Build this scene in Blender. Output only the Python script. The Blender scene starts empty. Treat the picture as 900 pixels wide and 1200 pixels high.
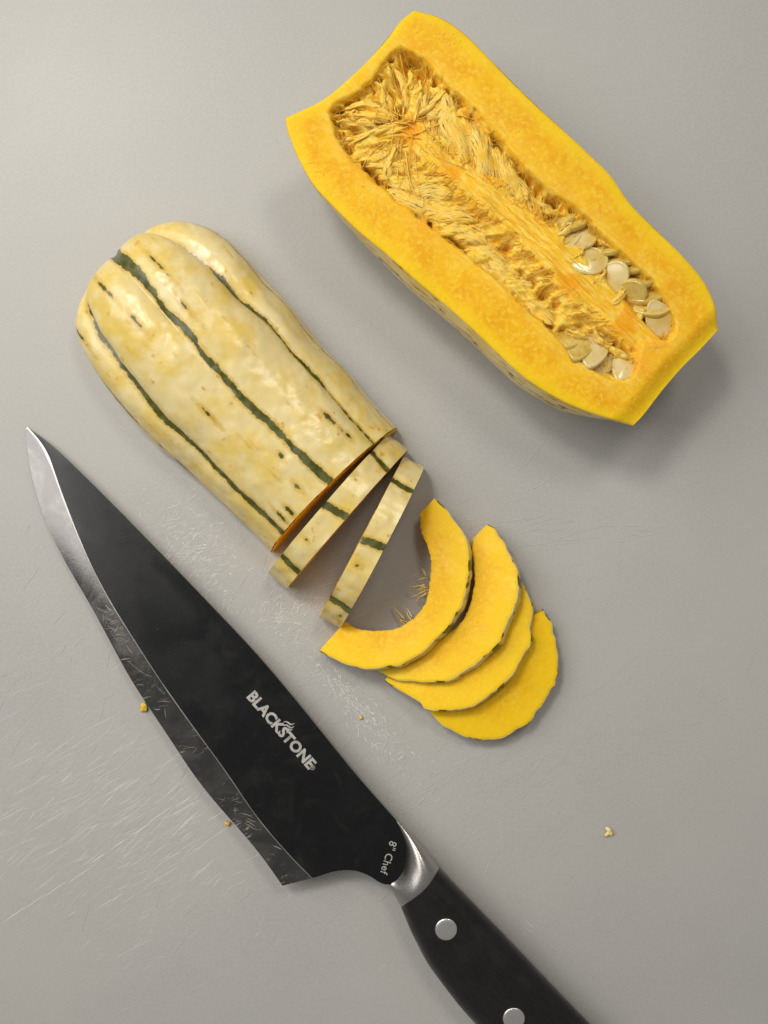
import bpy, math, random
import numpy as np
from mathutils import Vector, Matrix, Euler

random.seed(7)
RNG = np.random.default_rng(11)
sc = bpy.context.scene
C = sc.collection

# ------------------------------------------------------------------ camera, world, lamps, exposure
PX = 1.0 / 3000.0            # metres on the board for one photograph pixel (900 x 1200)
H = 0.42                     # lens height above the board
cam_d = bpy.data.cameras.new('camera')
cam = bpy.data.objects.new('camera', cam_d); C.objects.link(cam)
cam.location = (0, 0, H)
cam_d.sensor_fit = 'VERTICAL'
cam_d.angle = 2 * math.atan(600 * PX / H)
cam_d.clip_start = 0.01; cam_d.clip_end = 50
sc.camera = cam

world = bpy.data.worlds.new('World'); sc.world = world; world.use_nodes = True
bg = world.node_tree.nodes['Background']
bg.inputs[0].default_value = (1.0, 0.97, 0.93, 1); bg.inputs[1].default_value = 0.27

def lamp(name, kind, loc, target, energy, color=(1, 1, 1), **kw):
    d = bpy.data.lights.new(name, kind); o = bpy.data.objects.new(name, d); C.objects.link(o)
    o.location = loc
    o.rotation_euler = (Vector(target) - Vector(loc)).to_track_quat('-Z', 'Y').to_euler()
    d.energy = energy; d.color = color
    for k, v in kw.items(): setattr(d, k, v)
    return o
# ceiling spotlight at the upper left of the board, and a softer window at the left
lamp('ceiling_spot', 'SPOT', (-0.42, 0.62, 1.05), (-0.08, 0.05, 0), 27, (1.0, 0.95, 0.86),
     spot_size=math.radians(29.5), spot_blend=0.8, shadow_soft_size=0.14)
lamp('window', 'AREA', (-0.92, 0.42, 1.0), (0, 0, 0), 13, (1.0, 0.98, 0.95), shape='RECTANGLE', size=0.9, size_y=1.2)
lamp('ceiling_lamp', 'AREA', (0.40, 0.78, 1.25), (0.05, 0.1, 0), 4.5, (1.0, 0.95, 0.86), shape='DISK', size=0.35)
vs = sc.view_settings
vs.view_transform = 'Standard'; vs.look = 'None'; vs.gamma = 1; vs.exposure = -0.14; vs.use_curve_mapping = False

# ------------------------------------------------------------------ helpers
def P(px, py, z=0.0):
    """photograph pixel at height z -> point in the place (arrays welcome)"""
    k = PX * (H - z) / H
    return np.stack(np.broadcast_arrays((np.asarray(px, float) - 450) * k, (600 - np.asarray(py, float)) * k, z), -1)

def hash3(i, j, k, seed):
    h = (i.astype(np.int64) * 374761393 + j.astype(np.int64) * 668265263 + k.astype(np.int64) * 2147483647 + seed * 974634777) & 0xffffffff
    h = ((h ^ (h >> 13)) * 1274126177) & 0xffffffff
    h = ((h ^ (h >> 16)) * 2246822519) & 0xffffffff
    return ((h ^ (h >> 15)) & 0xffff) / 32767.5 - 1.0
def noise(x, y, z=0.0, seed=0):
    x, y, z = np.broadcast_arrays(np.asarray(x, float), np.asarray(y, float), np.asarray(z, float))
    i, j, k = np.floor(x), np.floor(y), np.floor(z)
    fx, fy, fz = x - i, y - j, z - k
    fx, fy, fz = [f * f * f * (f * (f * 6 - 15) + 10) for f in (fx, fy, fz)]
    r = 0
    for a in (0, 1):
        for b in (0, 1):
            for c in (0, 1):
                w = (fx if a else 1 - fx) * (fy if b else 1 - fy) * (fz if c else 1 - fz)
                r = r + w * hash3(i + a, j + b, k + c, seed)
    return r
def fbm(x, y, z=0.0, seed=0, o=3):
    r, a = 0, 1.0
    x, y, z = np.asarray(x, float), np.asarray(y, float), np.asarray(z, float)
    for q in range(o):
        r = r + a * noise(x, y, z, seed + q * 17); x, y, z, a = x * 2.03, y * 2.03, z * 2.03, a * 0.5
    return r
def sstep(a, b, x):
    t = np.clip((np.asarray(x, float) - a) / (b - a), 0, 1); return t * t * (3 - 2 * t)

def resample(pts, n, smooth=True):
    p = np.array(pts, float)
    if smooth and len(p) > 2:                         # Catmull-Rom through the points
        q = np.vstack([2 * p[0] - p[1], p, 2 * p[-1] - p[-2]]); out = []
        for i in range(1, len(q) - 2):
            t = np.linspace(0, 1, 12, endpoint=False)[:, None]
            a, b, c, d = q[i - 1], q[i], q[i + 1], q[i + 2]
            out.append(0.5 * (2 * b + (c - a) * t + (2 * a - 5 * b + 4 * c - d) * t**2 + (3 * b - a - 3 * c + d) * t**3))
        p = np.vstack(out + [p[-1:]])
    s = np.r_[0, np.cumsum(np.hypot(*np.diff(p, axis=0).T[:2]))]
    u = np.linspace(0, s[-1], n)
    return np.stack([np.interp(u, s, p[:, k]) for k in range(p.shape[1])], 1)

def poly_dist(X, Y, poly, closed=True):
    poly = np.array(poly, float); n = len(poly); best = np.full(X.shape, 1e9); inside = np.zeros(X.shape, bool)
    for i in range(n if closed else n - 1):
        x0, y0 = poly[i]; x1, y1 = poly[(i + 1) % n]
        dx, dy = x1 - x0, y1 - y0
        t = np.clip(((X - x0) * dx + (Y - y0) * dy) / (dx * dx + dy * dy + 1e-12), 0, 1)
        best = np.minimum(best, (X - x0 - t * dx)**2 + (Y - y0 - t * dy)**2)
        if closed:
            c = ((y0 > Y) != (y1 > Y)) & (X < (x1 - x0) * (Y - y0) / (y1 - y0 + 1e-12) + x0)
            inside ^= c
    d = np.sqrt(best)
    return np.where(inside, d, -d) if closed else d

def grid_faces(n, m, wrap=False, off=0, flip=False):
    i, j = np.meshgrid(np.arange(n - 1), np.arange(m if wrap else m - 1), indexing='ij')
    j2 = (j + 1) % m
    f = np.stack([i * m + j, (i + 1) * m + j, (i + 1) * m + j2, i * m + j2], -1).reshape(-1, 4) + off
    return f[:, ::-1] if flip else f

def mesh_np(name, V, F, attrs=None, smooth=True):
    V = np.asarray(V, np.float32).reshape(-1, 3)
    me = bpy.data.meshes.new(name)
    me.vertices.add(len(V)); me.vertices.foreach_set('co', V.ravel())
    Fs = [np.asarray(f) for f in (F if isinstance(F, list) else [F])]
    loops = np.concatenate([f.ravel() for f in Fs]).astype(np.int32)
    tot = np.concatenate([np.full(len(f), f.shape[1]) for f in Fs]).astype(np.int32)
    me.loops.add(len(loops)); me.loops.foreach_set('vertex_index', loops)
    me.polygons.add(len(tot)); me.polygons.foreach_set('loop_start', np.r_[0, np.cumsum(tot)[:-1]].astype(np.int32))
    me.polygons.foreach_set('loop_total', tot)
    me.polygons.foreach_set('use_smooth', np.full(len(tot), smooth))
    for k, v in (attrs or {}).items():
        a = me.attributes.new(k, 'FLOAT', 'POINT'); a.data.foreach_set('value', np.asarray(v, np.float32).ravel())
    me.update(calc_edges=True); me.validate()
    return me

def link(name, me, mat=None, parent=None, kind=None):
    o = bpy.data.objects.new(name, me); C.objects.link(o)
    if mat is not None and not me.materials: me.materials.append(mat)
    if parent is not None: o.parent = parent
    if kind: o['kind'] = kind
    return o
def thing(name, label, cat, loc=(0, 0, 0), group=None):
    o = bpy.data.objects.new(name, None); C.objects.link(o); o.location = loc
    o['label'] = label; o['category'] = cat; o.empty_display_size = 0.01
    if group: o['group'] = group
    return o

class Acc:
    """collects patches into one mesh"""
    def __init__(s): s.V = []; s.F = []; s.A = {}; s.n = 0
    def add(s, V, F, **attrs):
        V = np.asarray(V, float).reshape(-1, 3); s.V.append(V); s.F.append(np.asarray(F) + s.n); s.n += len(V)
        for k, v in attrs.items(): s.A.setdefault(k, []).append(np.broadcast_to(np.asarray(v, float).ravel() if np.ndim(v) else v, (len(V),)))
    def mesh(s, name, smooth=True):
        return mesh_np(name, np.vstack(s.V), s.F, {k: np.concatenate(v) for k, v in s.A.items()}, smooth)

# ------------------------------------------------------------------ materials
class N:
    def __init__(s, name):
        s.m = bpy.data.materials.new(name); s.m.use_nodes = True; s.t = s.m.node_tree
        s.b = s.t.nodes['Principled BSDF']
    def node(s, typ, **kw):
        n = s.t.nodes.new(typ)
        for k, v in kw.items(): setattr(n, k, v)
        return n
    def put(s, sock, v):
        if isinstance(v, bpy.types.NodeSocket): s.t.links.new(v, sock)
        elif isinstance(v, (tuple, list)) and len(v) == 3 and sock.type == 'RGBA': sock.default_value = (*v, 1)
        else: sock.default_value = v
    def set(s, **kw):
        for k, v in kw.items(): s.put(s.b.inputs[k.replace('_', ' ')], v)
    def coord(s, scale=(1, 1, 1), rot=(0, 0, 0)):
        g = s.node('ShaderNodeNewGeometry'); mp = s.node('ShaderNodeMapping', vector_type='TEXTURE')
        s.t.links.new(g.outputs['Position'], mp.inputs[0]); mp.inputs['Scale'].default_value = tuple(1 / q for q in scale); mp.inputs['Rotation'].default_value = rot
        return mp.outputs[0]
    def noise(s, scale, detail=3, rough=0.5, vec=None, dist=0.0):
        n = s.node('ShaderNodeTexNoise'); s.put(n.inputs['Vector'], vec if vec is not None else s.coord())
        n.inputs['Scale'].default_value = scale; n.inputs['Detail'].default_value = detail
        n.inputs['Roughness'].default_value = rough; n.inputs['Distortion'].default_value = dist
        return n.outputs['Fac']
    def attr(s, name): return s.node('ShaderNodeAttribute', attribute_name=name).outputs['Fac']
    def math(s, op, a, b=0.0, c=None):
        n = s.node('ShaderNodeMath', operation=op); s.put(n.inputs[0], a); s.put(n.inputs[1], b)
        if c is not None: s.put(n.inputs[2], c)
        return n.outputs[0]
    def ramp(s, v, lo, hi, a=0.0, b=1.0):
        n = s.node('ShaderNodeMapRange', interpolation_type='SMOOTHSTEP'); s.put(n.inputs[0], v)
        n.inputs[1].default_value = lo; n.inputs[2].default_value = hi; n.inputs[3].default_value = a; n.inputs[4].default_value = b
        return n.outputs[0]
    def mix(s, f, a, b):
        n = s.node('ShaderNodeMix', data_type='RGBA'); s.put(n.inputs[0], f); s.put(n.inputs[6], a); s.put(n.inputs[7], b)
        return n.outputs[2]
    def bump(s, h, strength, dist=0.001, nrm=None):
        n = s.node('ShaderNodeBump'); n.inputs['Strength'].default_value = strength; n.inputs['Distance'].default_value = dist
        s.put(n.inputs['Height'], h)
        if nrm is not None: s.put(n.inputs['Normal'], nrm)
        return n.outputs[0]

def mat_board():
    n = N('grey_board_plastic')
    big = n.noise(9, 4, 0.55); warm = n.noise(5, 2)
    col = n.mix(n.ramp(big, 0.3, 0.7), (0.395, 0.388, 0.373), (0.435, 0.428, 0.411))
    col = n.mix(n.ramp(warm, 0.35, 0.7, 0, 0.35), col, (0.43, 0.414, 0.372))
    col = n.mix(n.ramp(n.noise(900, 2), 0.35, 0.7, 0, 0.4), col, (0.475, 0.465, 0.443))
    b = n.bump(n.noise(1700, 2), 0.20, 0.0003)
    b = n.bump(n.noise(300, 2), 0.03, 0.001, b)
    n.set(Base_Color=col, Roughness=n.ramp(big, 0.3, 0.7, 0.40, 0.5), Specular_IOR_Level=0.45, Normal=b)
    return n.m
def mat_scratch():
    n = N('scraped_plastic')
    v = n.attr('val')
    n.set(Base_Color=n.mix(v, (0.50, 0.49, 0.47), (0.88, 0.86, 0.81)), Roughness=0.55)
    return n.m
def mat_rind():
    n = N('striped_rind')
    blot = n.noise(55, 4, 0.6); blot2 = n.noise(160, 3, 0.6)
    col = n.mix(n.ramp(blot, 0.38, 0.66), (0.76, 0.62, 0.285), (0.73, 0.53, 0.12))
    col = n.mix(n.ramp(blot2, 0.45, 0.7, 0, 0.6), col, (0.78, 0.665, 0.37))
    col = n.mix(n.ramp(n.noise(210, 2), 0.66, 0.74, 0, 0.75), col, (0.60, 0.30, 0.02))
    sd = n.math('ADD', n.attr('sd'), n.math('MULTIPLY', n.math('SUBTRACT', n.noise(420, 4, 0.65), 0.5), 7.0))
    halo = n.ramp(sd, 1.0, 4.5, 0.6, 0.0)
    col = n.mix(halo, col, (0.58, 0.36, 0.03))
    gr = n.mix(n.ramp(n.noise(300, 3), 0.35, 0.65), (0.060, 0.064, 0.005), (0.118, 0.122, 0.034))
    g = n.ramp(sd, -0.6, 0.8, 1.0, 0.0)
    col = n.mix(g, col, gr)
    b = n.bump(n.noise(150, 1, 0.4), 0.34, 0.0012)
    b = n.bump(n.noise(420, 2, 0.5), 0.14, 0.0006, b)
    n.set(Base_Color=col, Roughness=0.28, Specular_IOR_Level=0.5, Subsurface_Weight=0.12, Subsurface_Scale=0.002, Normal=b)
    n.b.inputs['Subsurface Radius'].default_value = (1, 0.6, 0.2)
    return n.m
def mat_flesh():
    n = N('squash_flesh')
    pulp, ridge, edge = n.attr('pulp'), n.attr('ridge'), n.attr('edge')
    grain = n.noise(620, 3, 0.65); soft = n.noise(110, 5, 0.65)
    col = n.mix(n.ramp(soft, 0.35, 0.65), (0.80, 0.39, 0.008), (0.87, 0.50, 0.012))
    col = n.mix(n.ramp(grain, 0.45, 0.68, 0, 0.7), col, (0.92, 0.61, 0.05))
    col = n.mix(n.ramp(edge, 0.0, 1.0, 0.75, 0.0), col, (0.89, 0.60, 0.015))
    fib = n.noise(260, 4, 0.65, n.coord((1, 4.5, 1), (0, 0, math.radians(-43))))
    pc = n.mix(n.ramp(fib, 0.38, 0.62), (0.88, 0.50, 0.025), (0.93, 0.72, 0.16))
    pc = n.mix(n.ramp(n.noise(90, 3), 0.54, 0.7, 0, 0.6), pc, (0.84, 0.36, 0.010))
    col = n.mix(pulp, col, pc)
    rc = n.mix(n.ramp(fib, 0.42, 0.66), (0.90, 0.53, 0.025), (0.93, 0.69, 0.15))
    rc = n.mix(n.ramp(n.noise(75, 3), 0.52, 0.66, 0, 0.85), rc, (0.85, 0.38, 0.010))
    col = n.mix(ridge, col, rc)
    col = n.mix(n.attr('core'), col, (0.84, 0.30, 0.008))
    b = n.bump(n.noise(1150, 2), 0.22, 0.0004)
    drag = n.noise(160, 3, 0.5, n.coord((14, 1, 1), (0, 0, math.radians(-38))))
    b = n.bump(drag, 0.10, 0.0006, b)
    b = n.bump(n.math('MULTIPLY', fib, n.math('MAXIMUM', pulp, n.math('MULTIPLY', ridge, 0.5))), 0.5, 0.0012, b)
    n.set(Base_Color=col, Roughness=n.ramp(n.noise(60, 3, 0.6), 0.50, 0.68, 0.48, 0.28), Specular_IOR_Level=0.13, Subsurface_Weight=0.2, Subsurface_Scale=0.0035, Normal=b)
    n.b.inputs['Subsurface Radius'].default_value = (1, 0.55, 0.12)
    return n.m
def simple(name, c0, c1, scale, rough, **kw):
    n = N(name)
    n.set(Base_Color=n.mix(n.ramp(n.noise(scale, 3), 0.35, 0.65), c0, c1), Roughness=rough, **kw)
    return n.m
def mat_membrane():
    n = N('seed_membrane')
    cx = n.node('ShaderNodeCombineXYZ')                      # across, along, which sheet
    n.put(cx.inputs[0], n.math('MULTIPLY', n.attr('across'), 0.55)); n.put(cx.inputs[1], n.math('MULTIPLY', n.attr('along'), 0.06)); n.put(cx.inputs[2], n.attr('sheet'))
    f = n.noise(1.0, 4, 0.65, cx.outputs[0], 0.5)
    col = n.mix(n.ramp(f, 0.35, 0.62), (0.96, 0.53, 0.03), (0.97, 0.73, 0.20))
    col = n.mix(n.ramp(n.noise(130, 3), 0.5, 0.68, 0, 0.6), col, (0.95, 0.60, 0.05))
    torn = n.math('ADD', f, n.attr('rim'))
    n.set(Base_Color=col, Roughness=0.24, Specular_IOR_Level=0.25, Subsurface_Weight=0.1, Subsurface_Scale=0.002, Normal=n.bump(f, 0.5, 0.0010),
          Alpha=n.ramp(torn, 0.54, 0.68, 0.97, 0.04))
    return n.m
def mat_fibre():
    n = N('pulp_strands')
    v = n.attr('val')
    n.set(Base_Color=n.mix(v, (0.90, 0.46, 0.02), (0.94, 0.67, 0.13)), Roughness=0.28, Specular_IOR_Level=0.25, Subsurface_Weight=0.15, Subsurface_Scale=0.002)
    return n.m
def mat_blade():
    n = N('black_coated_steel')
    sm = n.noise(38, 4, 0.6, dist=0.6)
    smear = n.ramp(n.noise(75, 5, 0.65, dist=1.2), 0.50, 0.72)
    dust = n.ramp(n.noise(900, 2), 0.74, 0.80, 0, 0.25)
    n.set(Base_Color=n.mix(dust, n.mix(smear, (0.0022, 0.0022, 0.0026), (0.009, 0.009, 0.0085)), (0.14, 0.14, 0.13)), Roughness=n.ramp(sm, 0.35, 0.68, 0.22, 0.33), Specular_IOR_Level=0.45,
          Normal=n.bump(n.noise(1400, 2), 0.06, 0.0003))
    return n.m
def mat_bevel():
    n = N('ground_steel')
    br = n.noise(500, 3, 0.5, n.coord((1, 9, 1), (0, 0, math.radians(37))))
    sm = n.noise(60, 4, 0.6, dist=0.8)
    st = n.noise(230, 4, 0.6, n.coord((1, 5, 1), (0, 0, math.radians(25))), 0.9)
    wet = n.math('MULTIPLY', n.math('MULTIPLY', n.ramp(st, 0.54, 0.68), n.ramp(n.noise(85, 2), 0.42, 0.6)), n.attr('residue'))
    n.set(Base_Color=n.mix(wet, n.mix(n.ramp(sm, 0.4, 0.7), (0.15, 0.145, 0.14), (0.23, 0.22, 0.21)), (0.50, 0.47, 0.41)), Metallic=n.ramp(wet, 0, 1, 1.0, 0.5), Roughness=n.ramp(sm, 0.3, 0.7, 0.12, 0.22),
          Normal=n.bump(br, 0.06, 0.0003))
    return n.m
def mat_metal(name, ang, c=(0.62, 0.60, 0.57), r=(0.24, 0.36)):
    n = N(name)
    br = n.noise(700, 3, 0.6, n.coord((1, 12, 1), (0, 0, math.radians(ang))))
    n.set(Base_Color=c, Metallic=1.0, Roughness=n.ramp(br, 0.3, 0.7, *r), Normal=n.bump(br, 0.1, 0.0003))
    return n.m
def mat_handle():
    n = N('black_handle_resin')
    g = n.noise(160, 4, 0.6, n.coord((1, 7, 1), (0, 0, math.radians(-46))))
    n.set(Base_Color=n.mix(n.ramp(g, 0.35, 0.7), (0.004, 0.0036, 0.0034), (0.009, 0.0075, 0.0068)), Roughness=n.ramp(n.noise(90, 4, 0.65), 0.35, 0.65, 0.28, 0.46), Normal=n.bump(n.noise(1500, 2), 0.08, 0.0003))
    return n.m
def mat_smear():
    n = N('dried_juice')
    n.set(Base_Color=n.mix(n.attr('val'), (0.16, 0.15, 0.13), (0.62, 0.59, 0.50)), Roughness=0.5)
    return n.m
M = dict(smear=mat_smear(), board=mat_board(), scratch=mat_scratch(), rind=mat_rind(), flesh=mat_flesh(), membrane=mat_membrane(), fibre=mat_fibre(),
         blade=mat_blade(), bevel=mat_bevel(), bolster=mat_metal('brushed_steel', -46, (0.44, 0.42, 0.40)), line=mat_metal('bare_steel', 35, (0.5, 0.49, 0.48), (0.3, 0.45)), rivet=mat_metal('rivet_steel', 10, (0.78, 0.77, 0.75)), handle=mat_handle(),
         seed=simple('pale_seed', (0.66, 0.47, 0.12), (0.73, 0.58, 0.27), 150, 0.15, Specular_IOR_Level=0.7),
         seed_film=simple('film_covered_seed', (0.56, 0.36, 0.05), (0.70, 0.52, 0.14), 170, 0.13, Specular_IOR_Level=0.7),
         print=simple('silver_print', (0.34, 0.33, 0.31), (0.44, 0.43, 0.40), 600, 0.5),
         crumb=simple('squash_crumb_flesh', (0.74, 0.40, 0.02), (0.82, 0.56, 0.09), 300, 0.45), crumb_pale=simple('pale_crumb', (0.80, 0.60, 0.18), (0.85, 0.72, 0.34), 300, 0.45),
         bead=simple('juice_bead', (0.84, 0.46, 0.02), (0.86, 0.52, 0.03), 300, 0.12, Specular_IOR_Level=1.0))

# ------------------------------------------------------------------ the board
def build_board():
    w, h, t = 0.62, 0.80, 0.012
    me = bpy.data.meshes.new('cutting_board')
    import bmesh
    bm = bmesh.new(); bmesh.ops.create_cube(bm, size=1)
    for v in bm.verts: v.co = Vector((v.co.x * w, v.co.y * h, v.co.z * t - t / 2))
    bmesh.ops.bevel(bm, geom=[e for e in bm.edges], offset=0.002, segments=2, affect='EDGES')
    bm.to_mesh(me); bm.free()
    o = link('cutting_board', me, M['board'], kind='structure')
    # knife scratches: thin raised burrs, too many to count
    A = Acc()
    def line(x, y, ang, ln, wd, val, bend):
        k = 6; t = np.linspace(-0.5, 0.5, k)
        dx, dy = math.cos(ang), -math.sin(ang)
        cx = x + t * ln * dx - bend * (t**2) * dy; cy = y + t * ln * dy + bend * (t**2) * dx
        ww = wd * (1 - (2 * np.abs(t))**2 * 0.85) * (0.7 + 0.6 * RNG.random(k))
        zz = 0.00003 + 4e-8 * len(A.V)
        L = P(cx - dy * ww / 2, cy + dx * ww / 2, zz); R = P(cx + dy * ww / 2, cy - dx * ww / 2, zz)
        A.add(np.stack([L, R], 1), grid_faces(k, 2), val=val)
    def cluster(x, y, sx, sy, n, ang, da, l0, l1, v0, v1, w0=0.25, w1=0.85, rot=0):
        for _ in range(n):
            a, b = RNG.normal(0, sx), RNG.normal(0, sy); r = math.radians(rot)
            line(x + a * math.cos(r) + b * math.sin(r), y - a * math.sin(r) + b * math.cos(r), math.radians(RNG.normal(ang, da)),
                 RNG.uniform(l0, l1), RNG.uniform(w0, w1), RNG.uniform(v0, v1) * RNG.uniform(0.2, 1), RNG.normal(0, 1.0))
    cluster(130, 950, 75, 60, 460, 35, 9, 8, 60, 0.02, 0.5)
    cluster(170, 1010, 90, 70, 140, 36, 10, 6, 40, 0.02, 0.35)
    cluster(210, 960, 25, 40, 70, 40, 6, 20, 70, 0.05, 0.5)
    cluster(20, 970, 25, 25, 40, 40, 14, 8, 30, 0.05, 0.4)
    cluster(190, 1090, 80, 40, 70, 40, 15, 6, 26, 0.02, 0.35)
    for q in range(9):
        line(20 + q * 24 + RNG.normal(0, 3), 1075 - q * 17 + RNG.normal(0, 2.5), math.radians(35), RNG.uniform(24, 40), 1.0, 0.45, 2)
    cluster(225, 635, 35, 22, 520, 35, 28, 4, 15, 0.08, 0.6, 0.3, 0.9, rot=-50)
    cluster(240, 690, 25, 12, 80, 60, 30, 4, 14, 0.05, 0.5, rot=-50)
    cluster(335, 715, 22, 22, 360, 45, 32, 4, 14, 0.08, 0.6, 0.3, 0.9)
    cluster(420, 830, 48, 9, 460, -50, 40, 3, 11, 0.12, 0.75, 0.3, 0.95, rot=-48)
    cluster(395, 770, 30, 25, 60, 30, 30, 5, 30, 0.05, 0.4)
    cluster(440, 690, 35, 30, 60, 25, 10, 10, 50, 0.02, 0.3)
    cluster(640, 620, 60, 12, 26, 10, 6, 10, 60, 0.02, 0.22)
    cluster(560, 930, 70, 40, 60, 45, 14, 10, 50, 0.02, 0.28)
    cluster(640, 1075, 14, 12, 14, -35, 10, 8, 18, 0.1, 0.4)
    cluster(460, 1000, 40, 60, 40, 38, 10, 10, 40, 0.02, 0.25)
    cluster(420, 860, 230, 130, 260, 38, 25, 6, 40, 0.05, 0.2, 0.3, 0.7)
    s = link('scratches', A.mesh('scratches', False), M['scratch'], o, 'stuff')
build_board()

# ------------------------------------------------------------------ squash half lying cut side down
def stripe_noise(s, seed): return fbm(s / 45.0, seed * 7.3, 0, seed, 3)
def build_squash_down():
    R0, L, s0 = 113.0, 366.0, 190.0
    ax = np.array([0.700, 0.714]); bx = np.array([0.714, -0.700]); c0 = np.array([393.0, 574.0])
    root_p = P(*(c0 - ax * 170))
    t = thing('squash_half', 'striped cream squash half lying cut side down, partly sliced', 'squash', root_p)
    ns, nt = 420, 300
    k = np.linspace(0, 1, ns)
    # along: straight body then rounded blunt end
    kb = 0.52
    p = 3.5
    ph = np.clip((k - kb) / (1 - kb), 0, 1) * math.pi / 2
    s = np.where(k < kb, k / kb * s0, s0 + (L - s0) * np.sin(ph)**(2 / p) * 1.0)
    r = np.where(k < kb, 1.0, np.cos(ph)**(2 / p))
    body = 0.92 + 0.08 * sstep(0, 220, s) - 0.02 * np.exp(-((s - 130) / 40)**2)
    th = np.linspace(-math.pi / 2, math.pi / 2, nt)           # 0 = top, + toward upper right of the picture
    S, T = np.meshgrid(s, th, indexing='ij'); RR = (R0 * r * body)[:, None] * np.ones_like(T)
    stripes = [(-92, 7, 1), (-47, 4.6, 2), (1, 4.4, 3), (45, 2.6, 4), (71, 0.6, 6), (90, 4, 5)]
    end = sstep(120, 350, S)
    sd = np.full(S.shape, 99.0); groove = np.zeros_like(S)
    for deg, w, q in stripes:
        c = math.radians(deg) + 0.025 * stripe_noise(S, q) + (0.06 * sstep(200, 330, S) if q == 3 else 0) + (0.05 * sstep(120, 0, S) * -1 if q == 4 else 0)
        d = T - c
        depth = {1: 0.05, 2: 0.12, 3: 0.02, 4: 0.16, 5: 0.05, 6: 0.02}[q]
        groove += depth * (0.25 + 0.95 * end) * np.exp(-(d / 0.10)**2)
        wid = w * (0.85 + (0.55 if q == 4 else 0.25) * stripe_noise(S * 1.3, q + 20)) + (4.0 * sstep(270, 350, S) if q == 3 else 0)
        sd = np.minimum(sd, np.abs(d) * np.maximum(RR, 30) - wid)
    # flecks and short dashes
    fl = [(56, 53, 8, 2.6), (24, 56, 5, 2), (34, 54, 3, 1.2), (300, 30, 12, 1.2), (255, 22, 9, 1.0), (330, -30, 14, 1.6), (275, -28, 8, 1.4),
          (150, -40, 7, 1.2), (60, -15, 4, 2.2), (22, -25, 5, 2.0), (10, -52, 6, 2.4), (14, -66, 8, 2), (250, -140, 40, 3), (150, -145, 30, 3), (70, -140, 14, 2.4), (330, -108, 16, 2)]
    arc = RR * T
    for fs, fa, ln, w in fl:
        sd = np.minimum(sd, np.hypot((S - fs) / ln, (arc - fa) / w) * w - w)
    for q in range(16):
        fs, fa, ln = RNG.uniform(0, 340), RNG.uniform(-150, 150), RNG.uniform(1.5, 7)
        sd = np.minimum(sd, np.hypot((S - fs) / ln, (arc - fa) / 0.9) * 1.0 + 1.2)
    cusp = np.abs(np.sin((T - math.radians(-0.5)) * math.pi / math.radians(46)))**0.7 - 0.75
    lob = (0.028 + 0.10 * end) * cusp
    lump = 0.7 * fbm(S / 20, arc / 17, 0, 31, 2) + 1.6 * noise(S / 45, arc / 45, 0, 33)
    rad = RR * (1 + lob - 0.45 * groove) + lump * np.minimum(1, RR / 30)
    S2 = S + 9 * end * (-(groove / 0.05)) * (1 - r[:, None])    # grooves dent the blunt end
    lat = rad * np.sin(T) + 6 * sstep(180, 330, S); z = np.maximum(rad * np.cos(T) * 0.93, 0)
    cutk = 0.05                                              # the sliced end leans back a little
    S2 = S2 + cutk * z * sstep(120, 0, S)
    xy = c0 - S2[..., None] * ax + lat[..., None] * bx
    V = np.stack([(xy[..., 0] - 450) * PX, (600 - xy[..., 1]) * PX, z * PX + 0.0003], -1) - root_p
    link('rind', mesh_np('rind', V, grid_faces(ns, nt), {'sd': sd}), M['rind'], t)
    # flesh: sliced end face, hollow inside, cut rim on the board
    A = Acc(); nr = 24
    outer = np.stack([lat[0], z[0]], -1)
    f = np.linspace(0.998, 0.56, nr)[:, None, None]
    ring = outer[None] * f
    ring[..., 0] += 0.6 * noise(ring[..., 0] / 3, ring[..., 1] / 3)
    sz = cutk * ring[..., 1] - 0.6 + 0.7 * noise(ring[..., 0] / 6, ring[..., 1] / 6, 0, 5)
    def W(sv, la, zz):
        q = c0 - sv[..., None] * ax + la[..., None] * bx
        return np.stack([(q[..., 0] - 450) * PX, (600 - q[..., 1]) * PX, zz * PX + 0.0004], -1) - root_p
    A.add(W(sz, ring[..., 0], ring[..., 1]), grid_faces(nr, nt, flip=True), pulp=0, ridge=0, edge=np.broadcast_to(1 - (f[..., 0] - 0.9).clip(0) * 10, (nr, nt)))
    ks = np.linspace(0, 1, 40)[:, None]
    inn = outer[None] * 0.56 * np.sqrt(np.clip(1 - ks**4, 0, 1))[..., None]
    A.add(W(ks * 300 + cutk * inn[..., 1], inn[..., 0], inn[..., 1]), grid_faces(40, nt), pulp=0.8, ridge=0, edge=1)
    for sg in (0, -1):
        lo = lat[:, sg]; ii = np.interp(s, np.linspace(0, 300, 40), inn[:, sg, 0], right=0)
        w = np.linspace(0.995, 0, 12)
        g = ii[:, None] * (1 - w) + lo[:, None] * w
        A.add(W(np.broadcast_to(S2[:, sg][:, None], g.shape), g, np.zeros_like(g)), grid_faces(ns, 12, flip=sg == 0), pulp=0, ridge=0, edge=1)
    link('flesh', A.mesh('flesh'), M['flesh'], t)
build_squash_down()

# ------------------------------------------------------------------ squash half lying cut side up
def strand(A, pts, r0, r1, val):
    """thin three-sided fibre through world points"""
    p = np.asarray(pts, float); n = len(p)
    tg = np.gradient(p, axis=0); tg /= np.linalg.norm(tg, axis=1)[:, None] + 1e-12
    up = np.array([0.1, 0.2, 1.0]); sx = np.cross(tg, up); sx /= np.linalg.norm(sx, axis=1)[:, None] + 1e-9
    sy = np.cross(sx, tg); rr = np.linspace(r0, r1, n)[:, None]
    ring = np.stack([p + rr * (math.cos(a) * sx + math.sin(a) * sy) for a in (math.pi / 2, math.pi * 7 / 6, math.pi * 11 / 6)], 1)
    A.add(ring, grid_faces(n, 3, wrap=True), val=val)

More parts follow.
